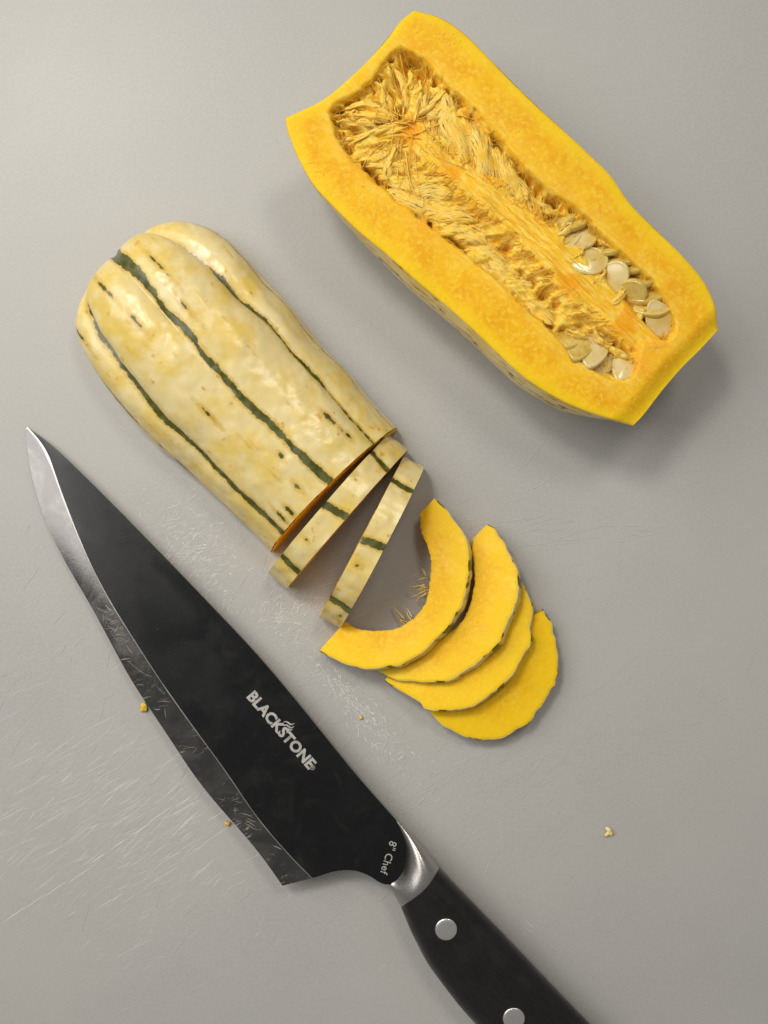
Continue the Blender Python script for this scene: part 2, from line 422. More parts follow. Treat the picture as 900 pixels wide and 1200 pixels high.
def build_squash_up():
    zc = 0.0365
    left = [(334, 138), (338, 156), (350, 186), (368, 217), (395, 246), (420, 270), (450, 295), (490, 330), (530, 364), (560, 391), (590, 420), (620, 446), (660, 470), (700, 486), (744, 498)]
    right = [(485, 12), (515, 20), (545, 40), (580, 75), (620, 115), (660, 152), (690, 180), (715, 205), (740, 240), (770, 270), (800, 300), (825, 330), (838, 358), (844, 385)]
    stem = [(334, 138), (352, 130), (378, 117), (402, 98), (430, 72), (455, 43), (470, 24), (485, 12)]
    tip = [(744, 498), (757, 484), (777, 458), (800, 431), (822, 409), (844, 385)]
    cav = [(386, 132), (394, 122), (415, 108), (434, 93), (448, 73), (462, 60), (480, 58), (498, 70), (516, 90), (536, 108), (556, 126), (580, 152), (604, 185), (630, 208), (655, 228), (684, 250),
           (718, 284), (748, 312), (772, 336), (787, 360), (793, 382), (784, 398), (764, 401), (752, 404), (748, 420), (745, 437), (732, 446), (712, 444), (688, 430), (664, 410), (640, 384), (606, 352), (570, 318), (528, 286),
           (482, 248), (440, 212), (412, 188), (394, 160)]
    cav = resample(cav + cav[:1], 161)[:-1]
    ridge = resample([(478, 148), (510, 180), (560, 217), (600, 248), (640, 285), (675, 320), (710, 355), (750, 394), (800, 437)], 80)
    na, nb = 430, 250
    cl, cr, cs, ct = resample(left, na), resample(right, na), resample(stem, nb), resample(tip, nb)
    def coons(a, c):
        ia, ic = a * (na - 1), c * (nb - 1)
        g = lambda cv, i: np.stack([np.interp(i, np.arange(len(cv)), cv[:, q]) for q in (0, 1)], -1)
        Lp, Rp, Sp, Tp = g(cl, ia), g(cr, ia), g(cs, ic), g(ct, ic)
        a, c = a[..., None], c[..., None]
        return (1 - c) * Lp + c * Rp + (1 - a) * Sp + a * Tp - ((1 - a) * (1 - c) * cl[0] + (1 - a) * c * cr[0] + a * (1 - c) * cl[-1] + a * c * cr[-1])
    root_p = P(600, 270, zc) * np.array([1, 1, 0])
    t = thing('squash_half', 'squash half lying cut side up with orange flesh, pulp and seeds showing', 'squash', root_p)
    a, b = np.meshgrid(np.linspace(0, 1, na), np.linspace(0, 1, nb), indexing='ij')
    q = coons(a, b); X, Y = q[..., 0], q[..., 1]
    d = poly_dist(X + 1.8 * fbm(X / 18, Y / 18, 0, 3), Y + 1.8 * fbm(X / 18, Y / 18, 9, 4), cav)
    rdist = poly_dist(X, Y, ridge, False)
    ridx = (X - 478) * 0.724 + (Y - 148) * 0.69                # px along the core
    rw = np.interp(ridx, [-20, 0, 60, 130, 200, 280, 360, 420], [5, 11, 16, 21, 24, 24, 19, 15])
    rg = 1 - sstep(-5, 6, rdist + 6 * fbm(X / 16, Y / 16, 0, 8) * sstep(330, 200, ridx) - rw)
    rg = rg * sstep(-10, 30, ridx)
    wall = sstep(-3, 6.5, d)
    al, ac = (X * 0.724 + Y * 0.69), (X * 0.69 - Y * 0.724)
    side = (X - 478) * 0.69 - (Y - 148) * 0.724 > 0
    fx, fy = np.where(side, 0.33, 0.93), np.where(side, 0.94, -0.1)
    fa, fc = X * fx + Y * fy, X * fy - Y * fx
    pulp = 2.2 + 1.0 * noise(X / 15, Y / 15, 0, 12) + 1.3 * noise(fc / 6, fa / 30, 0, 15) + 0.6 * noise(fc / 2.6, fa / 18, 0, 16)
    gate = sstep(-0.25, 0.35, fbm(X / 15, Y / 15, 0, 21, 2) + 0.25)
    pulp = pulp + 8.0 * np.exp(-((d - 6) / 3.8)**2) * gate * sstep(-0.1, 0.25, noise(X / 7, Y / 7, 0, 23))
    pits = [(478, 78, 13, 7), (494, 84, 9, 7), (466, 92, 9, 6), (456, 110, 8, 6), (440, 120, 7, 5), (404, 138, 8, 6), (418, 150, 8, 5), (445, 150, 8, 6), (474, 108, 7, 6), (470, 128, 6, 6),
            (395, 156, 6, 7), (408, 172, 6, 7), (505, 118, 8, 5), (538, 118, 7, 7), (549, 168, 6, 7), (577, 165, 6, 7), (606, 190, 9, 8), (620, 210, 7, 8), (575, 208, 7, 8), (600, 222, 6, 6), (632, 222, 8, 7),
            (645, 236, 8, 8), (640, 262, 8, 7), (586, 298, 9, 7), (596, 288, 6, 6), (611, 320, 6, 7), (624, 330, 7, 6), (638, 345, 7, 8), (652, 356, 6, 7), (520, 222, 6, 5), (498, 224, 6, 5), (662, 388, 6, 6), (685, 380, 7, 5)]
    for x, y, r, dep in pits:
        pulp = pulp + 0.9 * dep * np.exp(-(((X - x)**2 + (Y - y)**2) / (r * r * 0.8)))
    pock = poly_dist(X, Y, [(642, 246), (690, 262), (748, 318), (784, 362), (790, 388), (768, 396), (740, 372), (700, 340), (668, 305), (642, 275)])
    pulp = np.where(pock > -6, pulp * (1 - sstep(-6, 4, pock)) + (6.6 + 1.5 * noise(X / 8, Y / 8)) * sstep(-6, 4, pock), pulp)
    pock2 = poly_dist(X, Y, [(662, 392), (690, 380), (716, 392), (738, 412), (747, 432), (732, 442), (700, 434), (676, 418)])
    pulp = np.where(pock2 > -5, pulp * (1 - sstep(-5, 4, pock2)) + (5.4 + 1.5 * noise(X / 8, Y / 8)) * sstep(-5, 4, pock2), pulp)
    D = wall * ((1 - rg) * np.clip(pulp, 1.0, 14) + rg * (1.3 + 0.7 * fbm(al / 40, ac / 6, 0, 41, 2)))
    D = D + 0.03 * fbm(X / 5, Y / 5, 0, 50, 2) + 0.25 * noise(X / 40, Y / 40, 0, 51)
    # shallow bevel where the blossom end was trimmed, slightly rounded rim
    D = D + 2.6 * sstep(0.945, 1.0, a)
    edge_px = np.minimum(np.minimum(b, 1 - b) * 230, a * 540)
    D = D + 0.5 * np.exp(-edge_px / 2.0)
    Vw = P(X, Y, zc); Vw[..., 2] = zc - D * 1e-3 * 1.0
    edge = sstep(0, 26, np.minimum(edge_px, (1 - a) * 540))
    flesh = link('flesh', mesh_np('flesh', Vw - root_p, grid_faces(na, nb, flip=True),
         {'pulp': wall * (1 - rg) * 1.0, 'ridge': np.maximum(rg * wall, 0.6 * np.exp(-(d / 14)**2) * (d < 0)), 'edge': edge, 'core': 0.85 * np.exp(-((X - 482)**2 + (Y - 150)**2) / 15**2) + 0.5 * np.exp(-((X - 748)**2 + (Y - 425)**2) / 16**2) + 0.4 * np.exp(-((X - 770)**2 + (Y - 402)**2) / 14**2)}), M['flesh'], t)
    # rind: rounded underside, bulging past the cut on the left
    m1, m2 = 300, 200
    a, f = np.meshgrid(np.linspace(0, 1, m1), np.linspace(0, math.pi, m2), indexing='ij')
    c = 0.5 - 0.5 * np.cos(f)
    prof = np.clip(1 - np.abs(2 * a - 1)**5, 0, 1)**(1 / 2.2)
    bul = 0.075 * sstep(0.12, 0.45, a) * sstep(1.0, 0.85, a) + 0.01
    sh = -np.where(f < math.pi / 2, bul, 0.035 * prof) * np.sin(2 * f)
    top = coons(a, c); wid = coons(a, np.ones_like(c)) - coons(a, np.zeros_like(c))
    top = top + sh[..., None] * wid
    Vr = P(top[..., 0], top[..., 1], zc)
    st = [(0.075, 1), (0.17, 2), (0.34, 3), (0.5, 4), (0.66, 5), (0.83, 6), (0.98, 7)]
    sdm = np.full(a.shape, 99.0); fn = f / math.pi; gro = 0
    for s0, k in st:
        dd = (fn - s0 - 0.012 * stripe_noise(a * 500, k + 40)) * 330
        sdm = np.minimum(sdm, np.abs(dd) - (5 * (0.7 + 0.4 * stripe_noise(a * 400, k + 60)) if k > 1 else 4 * (0.1 + 1.2 * stripe_noise(a * 300, 61))))
        gro = gro + 0.0012 * np.exp(-(dd / 14)**2)
    sdm = np.minimum(sdm, 4.6 - 6 * noise(a * 40, fn * 90, 0, 77) )
    Vr[..., 2] = zc - 0.0004 - (zc - 0.0012 - gro) * prof * np.sin(f) - 0.0028 * sstep(0.945, 1.0, a) * (1 - prof * np.sin(f))
    Vr[..., :2] *= 1.0
    link('rind', mesh_np('rind', Vr - root_p, grid_faces(m1, m2), {'sd': sdm}), M['rind'], t)

    Dm = np.full((520, 520), 3.0); jx, jy = (X - 330).astype(int), Y.astype(int)
    for ox in (0, 1):
        for oy in (0, 1): Dm[np.clip(jy + oy, 0, 519), np.clip(jx + ox, 0, 519)] = D
    # membranes: pale sacs lying between core and wall
    def sac(x0, y0, x1, y1, w, depth, bow):
        n, m = 18, 9
        u = np.linspace(0, 1, n)[:, None]; v = np.linspace(-1, 1, m)[None]
        dx, dy = x1 - x0, y1 - y0; ln = math.hypot(dx, dy); nx, ny = -dy / ln, dx / ln
        ww = w / 2 * np.sin(math.pi * np.clip(u * 0.9 + 0.05, 0, 1))**0.55
        off = v * ww + bow * np.sin(math.pi * u) + 3.0 * noise(u * 4 + x0, v * 2, y0)
        xx, yy = x0 + dx * u + nx * off, y0 + dy * u + ny * off
        dep = depth + 1.5 * np.abs(v)**2.2 - 0.6 * np.sin(math.pi * u) + 0.9 * noise(u * 5 + x0, v * 2.2, y0, 2) + 1.0 * (u - 0.5)**2
        G = P(xx, yy, zc); G[..., 2] = zc - dep * 1e-3
        rim = 0.16 * np.maximum(np.abs(v)**3 + 0 * u, np.abs(2 * u - 1)**6 + 0 * v)
        A = Acc(); A.add(G - root_p, grid_faces(n, m), rim=rim, across=v * ww, along=u * ln + 0 * v, sheet=np.full((n, m), (x0 * 7.13 + y0 * 3.7) % 97))
        link('membrane', A.mesh('membrane'), M['membrane'], t)
    sacs = [(514, 100, 548, 190, 30, 0.9, 5), (552, 140, 574, 228, 30, 1.0, -3), (586, 180, 618, 234, 26, 1.3, 3), (498, 118, 524, 184, 18, 2.2, 0), (534, 170, 560, 218, 18, 1.9, 0),
            (604, 200, 640, 240, 18, 2.4, 2), (618, 226, 652, 250, 15, 2.8, 0), (530, 122, 560, 196, 22, 1.7, 3), (572, 164, 598, 230, 20, 1.9, -2)]
    sacs += [(646, 276, 672, 256, 14, 1.6, 2), (668, 302, 686, 288, 10, 1.8, 2), (694, 334, 712, 314, 12, 1.8, 2), (716, 356, 736, 338, 10, 1.9, 2), (740, 380, 760, 358, 12, 2.0, 2),
             (664, 384, 690, 396, 12, 1.7, 2), (696, 384, 716, 406, 12, 1.8, 2), (716, 404, 740, 420, 10, 2.2, 2), (700, 276, 730, 288, 9, 3.0, 0)]
    for k in range(24):                                      # folds of the star at the stem end
        an = math.radians(RNG.uniform(95, 345)); e = np.array([478, 148]) + RNG.normal(0, 11, 2)
        far = next((q_ for q_ in range(14, 130, 3) if poly_dist(np.array([e[0] + q_ * math.cos(an)]), np.array([e[1] + q_ * math.sin(an)]), cav)[0] < 5), 120)
        f0, f1 = RNG.uniform(0.1, 0.55), RNG.uniform(0.65, 1.0)
        far = min(far, 95)
        sacs.append((e[0] + far * f0 * math.cos(an), e[1] + far * f0 * math.sin(an), e[0] + far * f1 * math.cos(an), e[1] + far * f1 * math.sin(an), RNG.uniform(7, 15), RNG.uniform(0.9, 2.4), RNG.normal(0, 4)))
    for k in range(15):                                      # overlapping like scales down the left channel
        x, y = 418 + 14.2 * k, 186 + 12.2 * k
        sacs.append((x - 1 + RNG.normal(0, 4), y - 4 + RNG.normal(0, 3), x + 62 + RNG.normal(0, 9) - 1.2 * k, y + 3 + RNG.normal(0, 14), 27 - 0.4 * k + RNG.normal(0, 5), (1.2 if k < 9 else 1.9) + RNG.uniform(0, 0.9), RNG.normal(-4, 2)))
    sacs = [q_ for q_ in sacs if not (585 < q_[0] < 640 and RNG.random() < 0.35)]
    for s in sacs:
        sac(*s)
    # fibres: too many to count
    A = Acc()
    def fib(x0, y0, x1, y1, d0, d1, arch, n=7, r=0.55, val=None, wig=3):
        u = np.linspace(0, 1, n); sd_ = RNG.uniform(0, 99)
        ln = math.hypot(x1 - x0, y1 - y0) + 1e-6; nx, ny = -(y1 - y0) / ln, (x1 - x0) / ln
        w = wig * noise(u * 2.5, sd_, 0, 5) * np.sin(math.pi * u) * 2
        xx, yy = x0 + (x1 - x0) * u + nx * w, y0 + (y1 - y0) * u + ny * w
        G = P(xx, yy, zc); sf_ = Dm[np.clip(yy, 0, 519).astype(int), np.clip(xx - 330, 0, 519).astype(int)]
        dep = np.clip(d0 + (d1 - d0) * u - arch * np.sin(math.pi * u), sf_ - 2.6, sf_ - 0.05)
        dep[1:-1] = (dep[:-2] + 2 * dep[1:-1] + dep[2:]) / 4
        G[:, 2] = zc - np.maximum(dep, 0.15) * 1e-3
        strand(A, G - root_p, r * PX, r * 0.45 * PX, RNG.uniform(0, 1) if val is None else val)
    cavp = cav
    for i in range(110):                                     # the star at the stem end
        k = int(RNG.integers(0, 46)) if RNG.random() < 0.55 else int(RNG.integers(135, 160))
        e = cavp[k % 160] + RNG.normal(0, 3, 2)
        if math.hypot(e[0] - 480, e[1] - 150) > 115: e = np.array([480, 150]) + (e - np.array([480, 150])) * 0.6
        s0 = np.array([480, 150]) + RNG.normal(0, 13, 2); f0, f1 = sorted(RNG.uniform(0, 1, 2)); f1 = min(1, f1 + 0.25)
        p0 = s0 + (e - s0) * f0; p1 = s0 + (e - s0) * f1
        fib(*p0, *p1, RNG.uniform(0.8, 3.0), RNG.uniform(1.5, 5), RNG.uniform(0, 1.4), r=RNG.uniform(0.3, 1.15))
    for i in range(380):                                     # slanting across both channels
        k = RNG.uniform(6, 66); p = ridge[int(k)]; side = 1 if RNG.random() < 0.5 else -1
        w0 = np.interp(k, [0, 15, 40, 70], [4, 11, 18, 16]); reach = RNG.uniform(8, 40)
        p0 = p + side * w0 * np.array([0.69, -0.724]) + RNG.normal(0, 3, 2)
        dirn = side * np.array([0.69, -0.724]) + np.array([0.724, 0.69]) * RNG.normal(-0.55 if side > 0 else -0.5, 0.45)
        p1 = p0 + dirn / np.linalg.norm(dirn) * reach
        if 642 < p1[0] < 790 and p1[1] > 250 and side > 0 and RNG.random() < 0.9: continue
        fib(*p0, *p1, RNG.uniform(0.9, 2.2), RNG.uniform(1.5, 4.5), RNG.uniform(0, 1.0), r=RNG.uniform(0.25, 0.7))
    for i in range(260):                                     # along the walls of the cavity
        k = int(RNG.integers(0, 160)); e = cavp[k]; e2 = cavp[(k + int(RNG.integers(2, 6))) % 160]
        c_ = ridge[int(np.argmin(np.hypot(*(ridge - e).T)))]; v = (c_ - e) / (np.linalg.norm(c_ - e) + 1e-6)
        p0 = e + v * RNG.uniform(0, 5); p1 = e2 + v * RNG.uniform(4, 20)
        fib(*p0, *p1, RNG.uniform(0.6, 4), RNG.uniform(2.5, 7), 0.4, r=RNG.uniform(0.25, 0.55), val=RNG.uniform(0, 0.6))
    for i in range(30):                                     # combed along the core
        k = int(RNG.integers(3, 62)); p = ridge[k]; q2 = ridge[min(79, k + int(RNG.integers(4, 13)))]
        w0 = np.interp(k, [0, 15, 40, 70], [5, 11, 18, 15]); o1 = RNG.uniform(-1, 1) * w0
        nv = np.array([0.69, -0.724])
        fib(*(p + nv * o1), *(q2 + nv * (o1 + RNG.normal(0, 3))), RNG.uniform(0.6, 1.6), RNG.uniform(0.8, 2.2), 0.4, r=RNG.uniform(0.2, 0.45))
    link('pulp_fibres', A.mesh('pulp_fibres'), M['fibre'], t, 'stuff')

    Bd = Acc(); zz_, rr_ = np.array([-0.2, 0.22, 0.45, 0.55]), np.array([1.0, 0.9, 0.55, 0.02])   # beads of juice on the cut
    th_ = np.linspace(0, 2 * math.pi, 7, endpoint=False)
    for cx, cy, sx, n_ in [(428, 238, 11, 55), (440, 262, 10, 30), (523, 45, 8, 38), (506, 36, 8, 22), (372, 198, 6, 14), (560, 70, 8, 12), (388, 222, 8, 14), (470, 300, 30, 16), (700, 470, 20, 12), (640, 160, 25, 12)]:
        for _ in range(n_):
            x, y = cx + RNG.normal(0, sx), cy + RNG.normal(0, sx)
            if poly_dist(np.array([x]), np.array([y]), cav)[0] > -8 or poly_dist(np.array([x]), np.array([y]), np.vstack([left, right[::-1]]))[0] < 6: continue
            rb = RNG.uniform(0.4, 1.2); w = P(x, y, zc) - root_p + np.array([0, 0, -0.0001])
            Bd.add(np.stack([rr_[:, None] * np.cos(th_), rr_[:, None] * np.sin(th_), np.broadcast_to(zz_[:, None], (4, 7))], -1) * rb * PX + w, grid_faces(4, 7, wrap=True, flip=True))
    link('juice_beads', Bd.mesh('juice_beads'), M['bead'], t, 'stuff')
    A2 = Acc(); 
    for x, y in [(678, 279), (690, 307), (718, 327), (739, 347), (760, 345), (706, 292), (694, 410), (680, 404), (732, 429), (735, 308), (660, 262)]:
        for _ in range(6):
            an = RNG.uniform(0, 6.28); l_ = RNG.uniform(8, 22); x0, y0 = x + RNG.normal(0, 11), y + RNG.normal(0, 9)
            u = np.linspace(0, 1, 7); G = P(x0 + l_ * math.cos(an) * u + 2 * noise(u * 2, an), y0 + l_ * math.sin(an) * u, zc)
            G[:, 2] = zc - (RNG.uniform(1.0, 2.4) + 2.0 * u) * 1e-3
            strand(A2, G - root_p, RNG.uniform(0.25, 0.6) * PX, 0.2 * PX, RNG.uniform(0, 1))
    link('seed_strings', A2.mesh('seed_strings'), M['fibre'], t, 'stuff')
    # seeds
    def seed_mesh(mat):
        n, m = 22, 28
        th = np.linspace(0, 2 * math.pi, m, endpoint=False)
        rr = np.r_[np.linspace(0.0, 0.80, 7), 0.88, 0.94, 1.0, 1.0, 0.94, 0.88, np.linspace(0.80, 0, 7)]
        hh = np.r_[np.full(7, 1.0) - 0.25 * np.linspace(0, 1, 7)**2, 0.72, 0.80, 0.45]; hh = np.r_[hh, -hh[::-1]]
        ox = 19 * np.cos(th) * np.where(np.cos(th) < 0, 1.16, 1); oy = 14.2 * np.sin(th) * (1 - 0.42 * np.clip(-np.cos(th), 0, 1)**1.5)
        V = np.stack([rr[:, None] * ox, rr[:, None] * oy, np.broadcast_to(hh[:, None] * 4.4, (len(rr), m))], -1) * PX
        me = mesh_np('seed', V, grid_faces(len(rr), m, wrap=True, flip=False)); me.materials.append(mat); return me
    sm, sf = seed_mesh(M['seed']), seed_mesh(M['seed_film'])
    # x, y, depth of centre (mm), heading (deg), tip across, roll, pale, size
    seeds = [(657, 257, 5.5, 20, 58, 0, 0, .9), (668, 262, 5.0, 15, 50, 0, 0, .95), (678, 279, 4.0, 15, 22, 8, 1, 1.0), (690, 307, 2.8, 12, 12, 8, 1, 1.02), (706, 290, 6.5, 10, 45, 0, 0, .9), (716, 292, 5.5, 12, 60, 0, 0, .9),
             (718, 327, 3.6, 55, 14, -28, 1, 1.0), (730, 303, 5.5, 15, 55, 0, 0, .95), (741, 312, 5.0, 15, 52, 0, 0, .95), (739, 347, 3.8, 62, 8, -52, 0, 1.05), (754, 328, 5.0, 20, 55, 0, 0, .95),
             (760, 345, 4.6, 15, 46, 0, 0, 1.0), (767, 359, 3.8, 12, 38, 0, 0, 1.0), (773, 374, 3.0, -60, -8, 14, 1, .96), (662, 300, 8.5, 20, 15, 0, 0, .9), (700, 338, 8.5, 30, 15, 0, 0, .9),
             (678, 404, 2.8, 70, 0, 30, 0, 1.0), (694, 410, 3.2, 75, 0, 26, 1, 1.05), (706, 397, 4.8, 40, 20, 0, 0, .8), (709, 425, 5.0, 40, 0, 10, 1, .7), (732, 429, 3.0, 62, 6, 18, 1, .86), (667, 395, 4.5, 75, 0, 45, 0, .9)]
    for x, y, dep, hd, tip_, roll, pale, sz in seeds:
        o = link('seed', sm if pale else sf, None, t)
        w = P(x, y, zc - (dep + 0.5) * 1e-3) - root_p
        R = Matrix.Rotation(math.radians(hd), 4, 'Z') @ Matrix.Rotation(math.radians(roll), 4, 'Y') @ Matrix.Rotation(math.radians(-tip_), 4, 'X')
        o.matrix_local = Matrix.Translation(Vector(w)) @ R @ Matrix.Diagonal((sz * 1.12, sz * 1.15, sz, 1))
build_squash_up()

# ------------------------------------------------------------------ the two slices still standing on edge
def build_standing(p0, p1, thick, label, seed, lean):
    p0, p1 = np.array(p0, float), np.array(p1, float)
    cen = (p0 + p1) / 2; half = np.linalg.norm(p1 - p0) / 2; d = (p1 - p0) / (2 * half); nrm = np.array([-d[1], d[0]])
    if nrm[0] < 0: nrm = -nrm
    root_p = P(*cen)
    t = thing('squash_slice', label, 'squash slice', root_p, 'squash slices standing on edge')
    n, m = 200, 12
    ph = np.linspace(math.pi, 0, n); T = math.pi / 2 - ph
    sd = np.full((n, m), 99.0); gr = np.zeros(n)
    v = np.linspace(-0.5, 0.5, m)[None]
    for deg, w, q in [(-90, 5, 1), (-47, 4.4, 2), (1, 4.4, 3), (44, 4.0, 4), (88, 4, 5)]:
        dd = (T - math.radians(deg))[:, None] * half - 4 * v * (1 if q % 2 else -1) + 1.5 * noise(v * 2, q, seed)
        sd = np.minimum(sd, np.abs(dd) - w); gr += 0.03 * np.exp(-((T - math.radians(deg)) / 0.13)**2)
    for k in range(9):
        a_, b_ = RNG.uniform(-1.4, 1.4), RNG.uniform(-0.45, 0.45)
        sd = np.minimum(sd, np.hypot((T[:, None] - a_) * half / RNG.uniform(1, 2.6), (v - b_) * thick / RNG.uniform(1, 3)) * 1.6 - 1.0 + (2 if k > 3 else 0))
    R = half * (1 - 0.5 * gr + 0.022 * (np.abs(np.sin(T * math.pi / math.radians(46)))**0.7 - 0.75)) + 0.7 * noise(T * 9, seed)
    def W(rad, vv):
        la = rad * np.cos(ph)[:, None]; z = np.maximum(rad * np.sin(ph)[:, None] * 0.93, 0)
        la, z, vv = np.broadcast_arrays(la, z, vv)
        xy = cen + la[..., None] * d + (vv * thick + lean * z)[..., None] * nrm
        return np.stack([(xy[..., 0] - 450) * PX, (600 - xy[..., 1]) * PX, z * PX + 0.0003], -1) - root_p
    full = np.broadcast_to
    link('rind', mesh_np('rind', W(R[:, None] + 0.9 * noise(T[:, None] * 7, v * 3, seed), full(v, (n, m))), grid_faces(n, m), {'sd': sd}), M['rind'], t)
    A = Acc(); k = 14; f = np.linspace(0.994, 0.56, k)[None]
    for sg in (-1, 1):
        vv = sg * 0.5 + 0.02 * noise(T[:, None] * 8, f * 9, seed + sg)
        A.add(W(R[:, None] * f, full(vv, (n, k))), grid_faces(n, k, flip=sg > 0), pulp=0, ridge=0, edge=full(sstep(0.99, 0.9, f), (n, k)))
    A.add(W(R[:, None] * 0.56, full(v, (n, m))), grid_faces(n, m, flip=True), pulp=0.4, ridge=0, edge=1)
    link('flesh', A.mesh('flesh'), M['flesh'], t)
build_standing((326, 681), (468, 518), 28, 'upright striped squash slice standing nearest the cut end of the squash half', 3, 0.0)
build_standing((386, 729), (485, 540), 27, 'upright striped squash slice standing beside the fanned flat slices', 8, 0.02)

# ------------------------------------------------------------------ the four slices fanned out flat
def plane3(pts):                                             # z = k0 + k1 x + k2 y through three world points
    A_ = np.array([[1, p[0], p[1]] for p in pts]); return np.linalg.solve(A_, np.array([p[2] for p in pts]))
TH = 0.0068
def build_flat(outer, inner, width, contact, below, label, seed, tip_z=0.0003):
    n, m = 170, 26
    o = resample(outer, n)
    s = np.linspace(0, 1, n)
    if inner is None:
        tg = np.gradient(o, axis=0); tg /= np.linalg.norm(tg, axis=1)[:, None]
        nv = np.stack([tg[:, 1], -tg[:, 0]], 1); cen = (o[0] + o[-1]) / 2
        nv *= np.sign(((cen - o[n // 2]) * nv[n // 2]).sum())
        # keep normals pointing steadily inward
        w = width * (0.4 + 0.6 * sstep(0, 0.16, s) * sstep(1, 0.84, s))
        i_ = o + nv * w[:, None]
        for _ in range(20): i_[1:-1] = (i_[:-2] + i_[1:-1] * 2 + i_[2:]) / 4
    else: i_ = resample(inner, n)
    i_ = i_ + 0.7 * np.stack([noise(s * 60, seed), noise(s * 60, seed + 5.5)], 1)
    o = o + 0.5 * np.stack([noise(s * 40, seed + 9), noise(s * 40, seed + 11.5)], 1) + 2.4 * np.stack([noise(s * 14, seed + 19), noise(s * 14, seed + 21.5)], 1) + 1.1 * np.stack([noise(s * 31, seed + 29), noise(s * 31, seed + 31.5)], 1)
    # lying plane: both tips low, outer middle on the slice underneath
    c3 = P(*contact); z3 = (below(c3[0], c3[1]) + 0.0004) if below else 0.0003
    a3, b3 = P(*o[0]), P(*o[-1]); a3[2] = b3[2] = tip_z; c3[2] = z3
    for _ in range(4):
        K = plane3([a3, b3, c3])
        c3 = P(*contact, z3); z3 = (below(c3[0], c3[1]) + 0.0004) if below else 0.0003; c3[2] = z3
    nz = np.array([-K[1], -K[2], 1.0]); nz /= np.linalg.norm(nz)
    zt = lambda x, y: K[0] + K[1] * x + K[2] * y + TH / nz[2]
    b = np.linspace(0, 1, m)[None, :, None]
    g = o[:, None] * (1 - b) + i_[:, None] * b
    G = P(g[..., 0], g[..., 1], 0.01)
    for _ in range(5): G = P(g[..., 0], g[..., 1], zt(G[..., 0], G[..., 1]))
    ctr = G.reshape(-1, 3).mean(0); root_p = np.array([ctr[0], ctr[1], 0])
    t = thing('squash_slice', label, 'squash slice', root_p, 'squash slices fanned out flat')
    G = G - root_p
    low = TH * nz
    topn = G + nz * (0.00004 * fbm(g[..., 0] / 6, g[..., 1] / 6, 0, seed, 3))[..., None]
    rim = np.exp(-np.minimum(b[..., 0], 1 - b[..., 0]) * 60) * 0.0003
    topn = topn - nz * rim[..., None]
    A = Acc(); ed = np.broadcast_to(0.6 * sstep(0.0, 0.8, b[..., 0]), (n, m)); rd = np.broadcast_to(0.12 * sstep(0.8, 1.0, b[..., 0]), (n, m))
    A.add(topn, grid_faces(n, m), pulp=0, ridge=rd, edge=ed)
    A.add(G - low, grid_faces(n, m, flip=True), pulp=0, ridge=0, edge=1)
    q = np.linspace(0, 1, 6)[None, :, None]
    A.add(topn[:, -1:, :] - low * q, grid_faces(n, 6), pulp=0.7, ridge=0, edge=1)
    for e, fl in ((0, True), (-1, False)): A.add((topn[e][:, None] - low * q), grid_faces(m, 6, flip=not fl), pulp=0, ridge=0, edge=1)
    link('flesh', A.mesh('flesh'), M['flesh'], t)
    k = 9; q = np.linspace(0, 1, k)[None, :, None]
    dirn = (G[:, :1] - G[:, 1:2]); dirn = dirn / (np.linalg.norm(dirn, axis=-1, keepdims=True) + 1e-9)
    wall = topn[:, :1] - low * q + dirn * (0.00012 + 0.0004 * np.sin(math.pi * q))
    lipped = np.concatenate([topn[:, :1] - dirn * 0.00028 + nz * 0.00006, wall], 1); lipped[:, 1] += nz * 0.00008
    ar = s * 300; sd = np.full((n, k + 1), 99.0); RNG2 = np.random.default_rng(seed)
    for deg in (0.02, 0.26, 0.5, 0.74, 0.98):
        dd = ar[:, None] - (deg + RNG2.normal(0, 0.01)) * 300 + 3 * noise(np.linspace(0, 2, k + 1)[None], seed)
        sd = np.minimum(sd, np.abs(dd) - RNG2.uniform(4, 6))
    for _ in range(26): sd = np.minimum(sd, np.hypot(ar[:, None] - RNG2.uniform(0, 300), np.linspace(0, 20, k + 1)[None] - RNG2.uniform(0, 20)) - RNG2.uniform(1.0, 2.6))
    link('rind', mesh_np('rind', lipped, grid_faces(n, k + 1, flip=True), {'sd': sd}), M['rind'], t)
    return zt, t, root_p
o4 = [(497, 826), (512, 843), (525, 852), (549, 863), (574, 867), (601, 859), (629, 836), (644, 815), (651, 790), (652, 763), (646, 736), (637, 716)]
o3 = [(452, 796), (463, 806), (477, 815), (498, 827), (525, 832), (553, 827), (577, 812), (598, 794), (613, 772), (621, 747), (623, 725), (622, 708), (613, 691), (606, 674)]
o2 = [(444, 786), (456, 792), (470, 796), (498, 799), (522, 797), (546, 785), (567, 769), (584, 751), (594, 732), (603, 708), (605, 685), (603, 666), (591, 641), (581, 623), (571, 615)]
i2 = [(440, 770), (455, 768), (480, 765), (505, 757), (522, 745), (538, 732), (548, 716), (553, 700), (556, 680), (555, 660), (553, 645), (554, 632)]
o1 = [(375, 763), (384, 767), (394, 770), (412, 779), (432, 784), (453, 781), (480, 773), (505, 756), (522, 735), (539, 714), (548, 694), (550, 666), (549, 642), (541, 622), (530, 608), (522, 596), (509, 584)]
i1 = [(404, 729), (412, 734), (424, 738), (443, 739), (463, 737), (480, 728), (492, 716), (500, 703), (503, 684), (505, 660), (501, 639), (494, 624), (492, 603)]
z4, _, _ = build_flat(o4, None, 50, (590, 860), None, 'flat yellow squash slice at the bottom of the fan, lying on the board', 4)
z3, _, _ = build_flat(o3, None, 50, (592, 800), z4, 'flat yellow squash slice second from the bottom of the fan', 5)
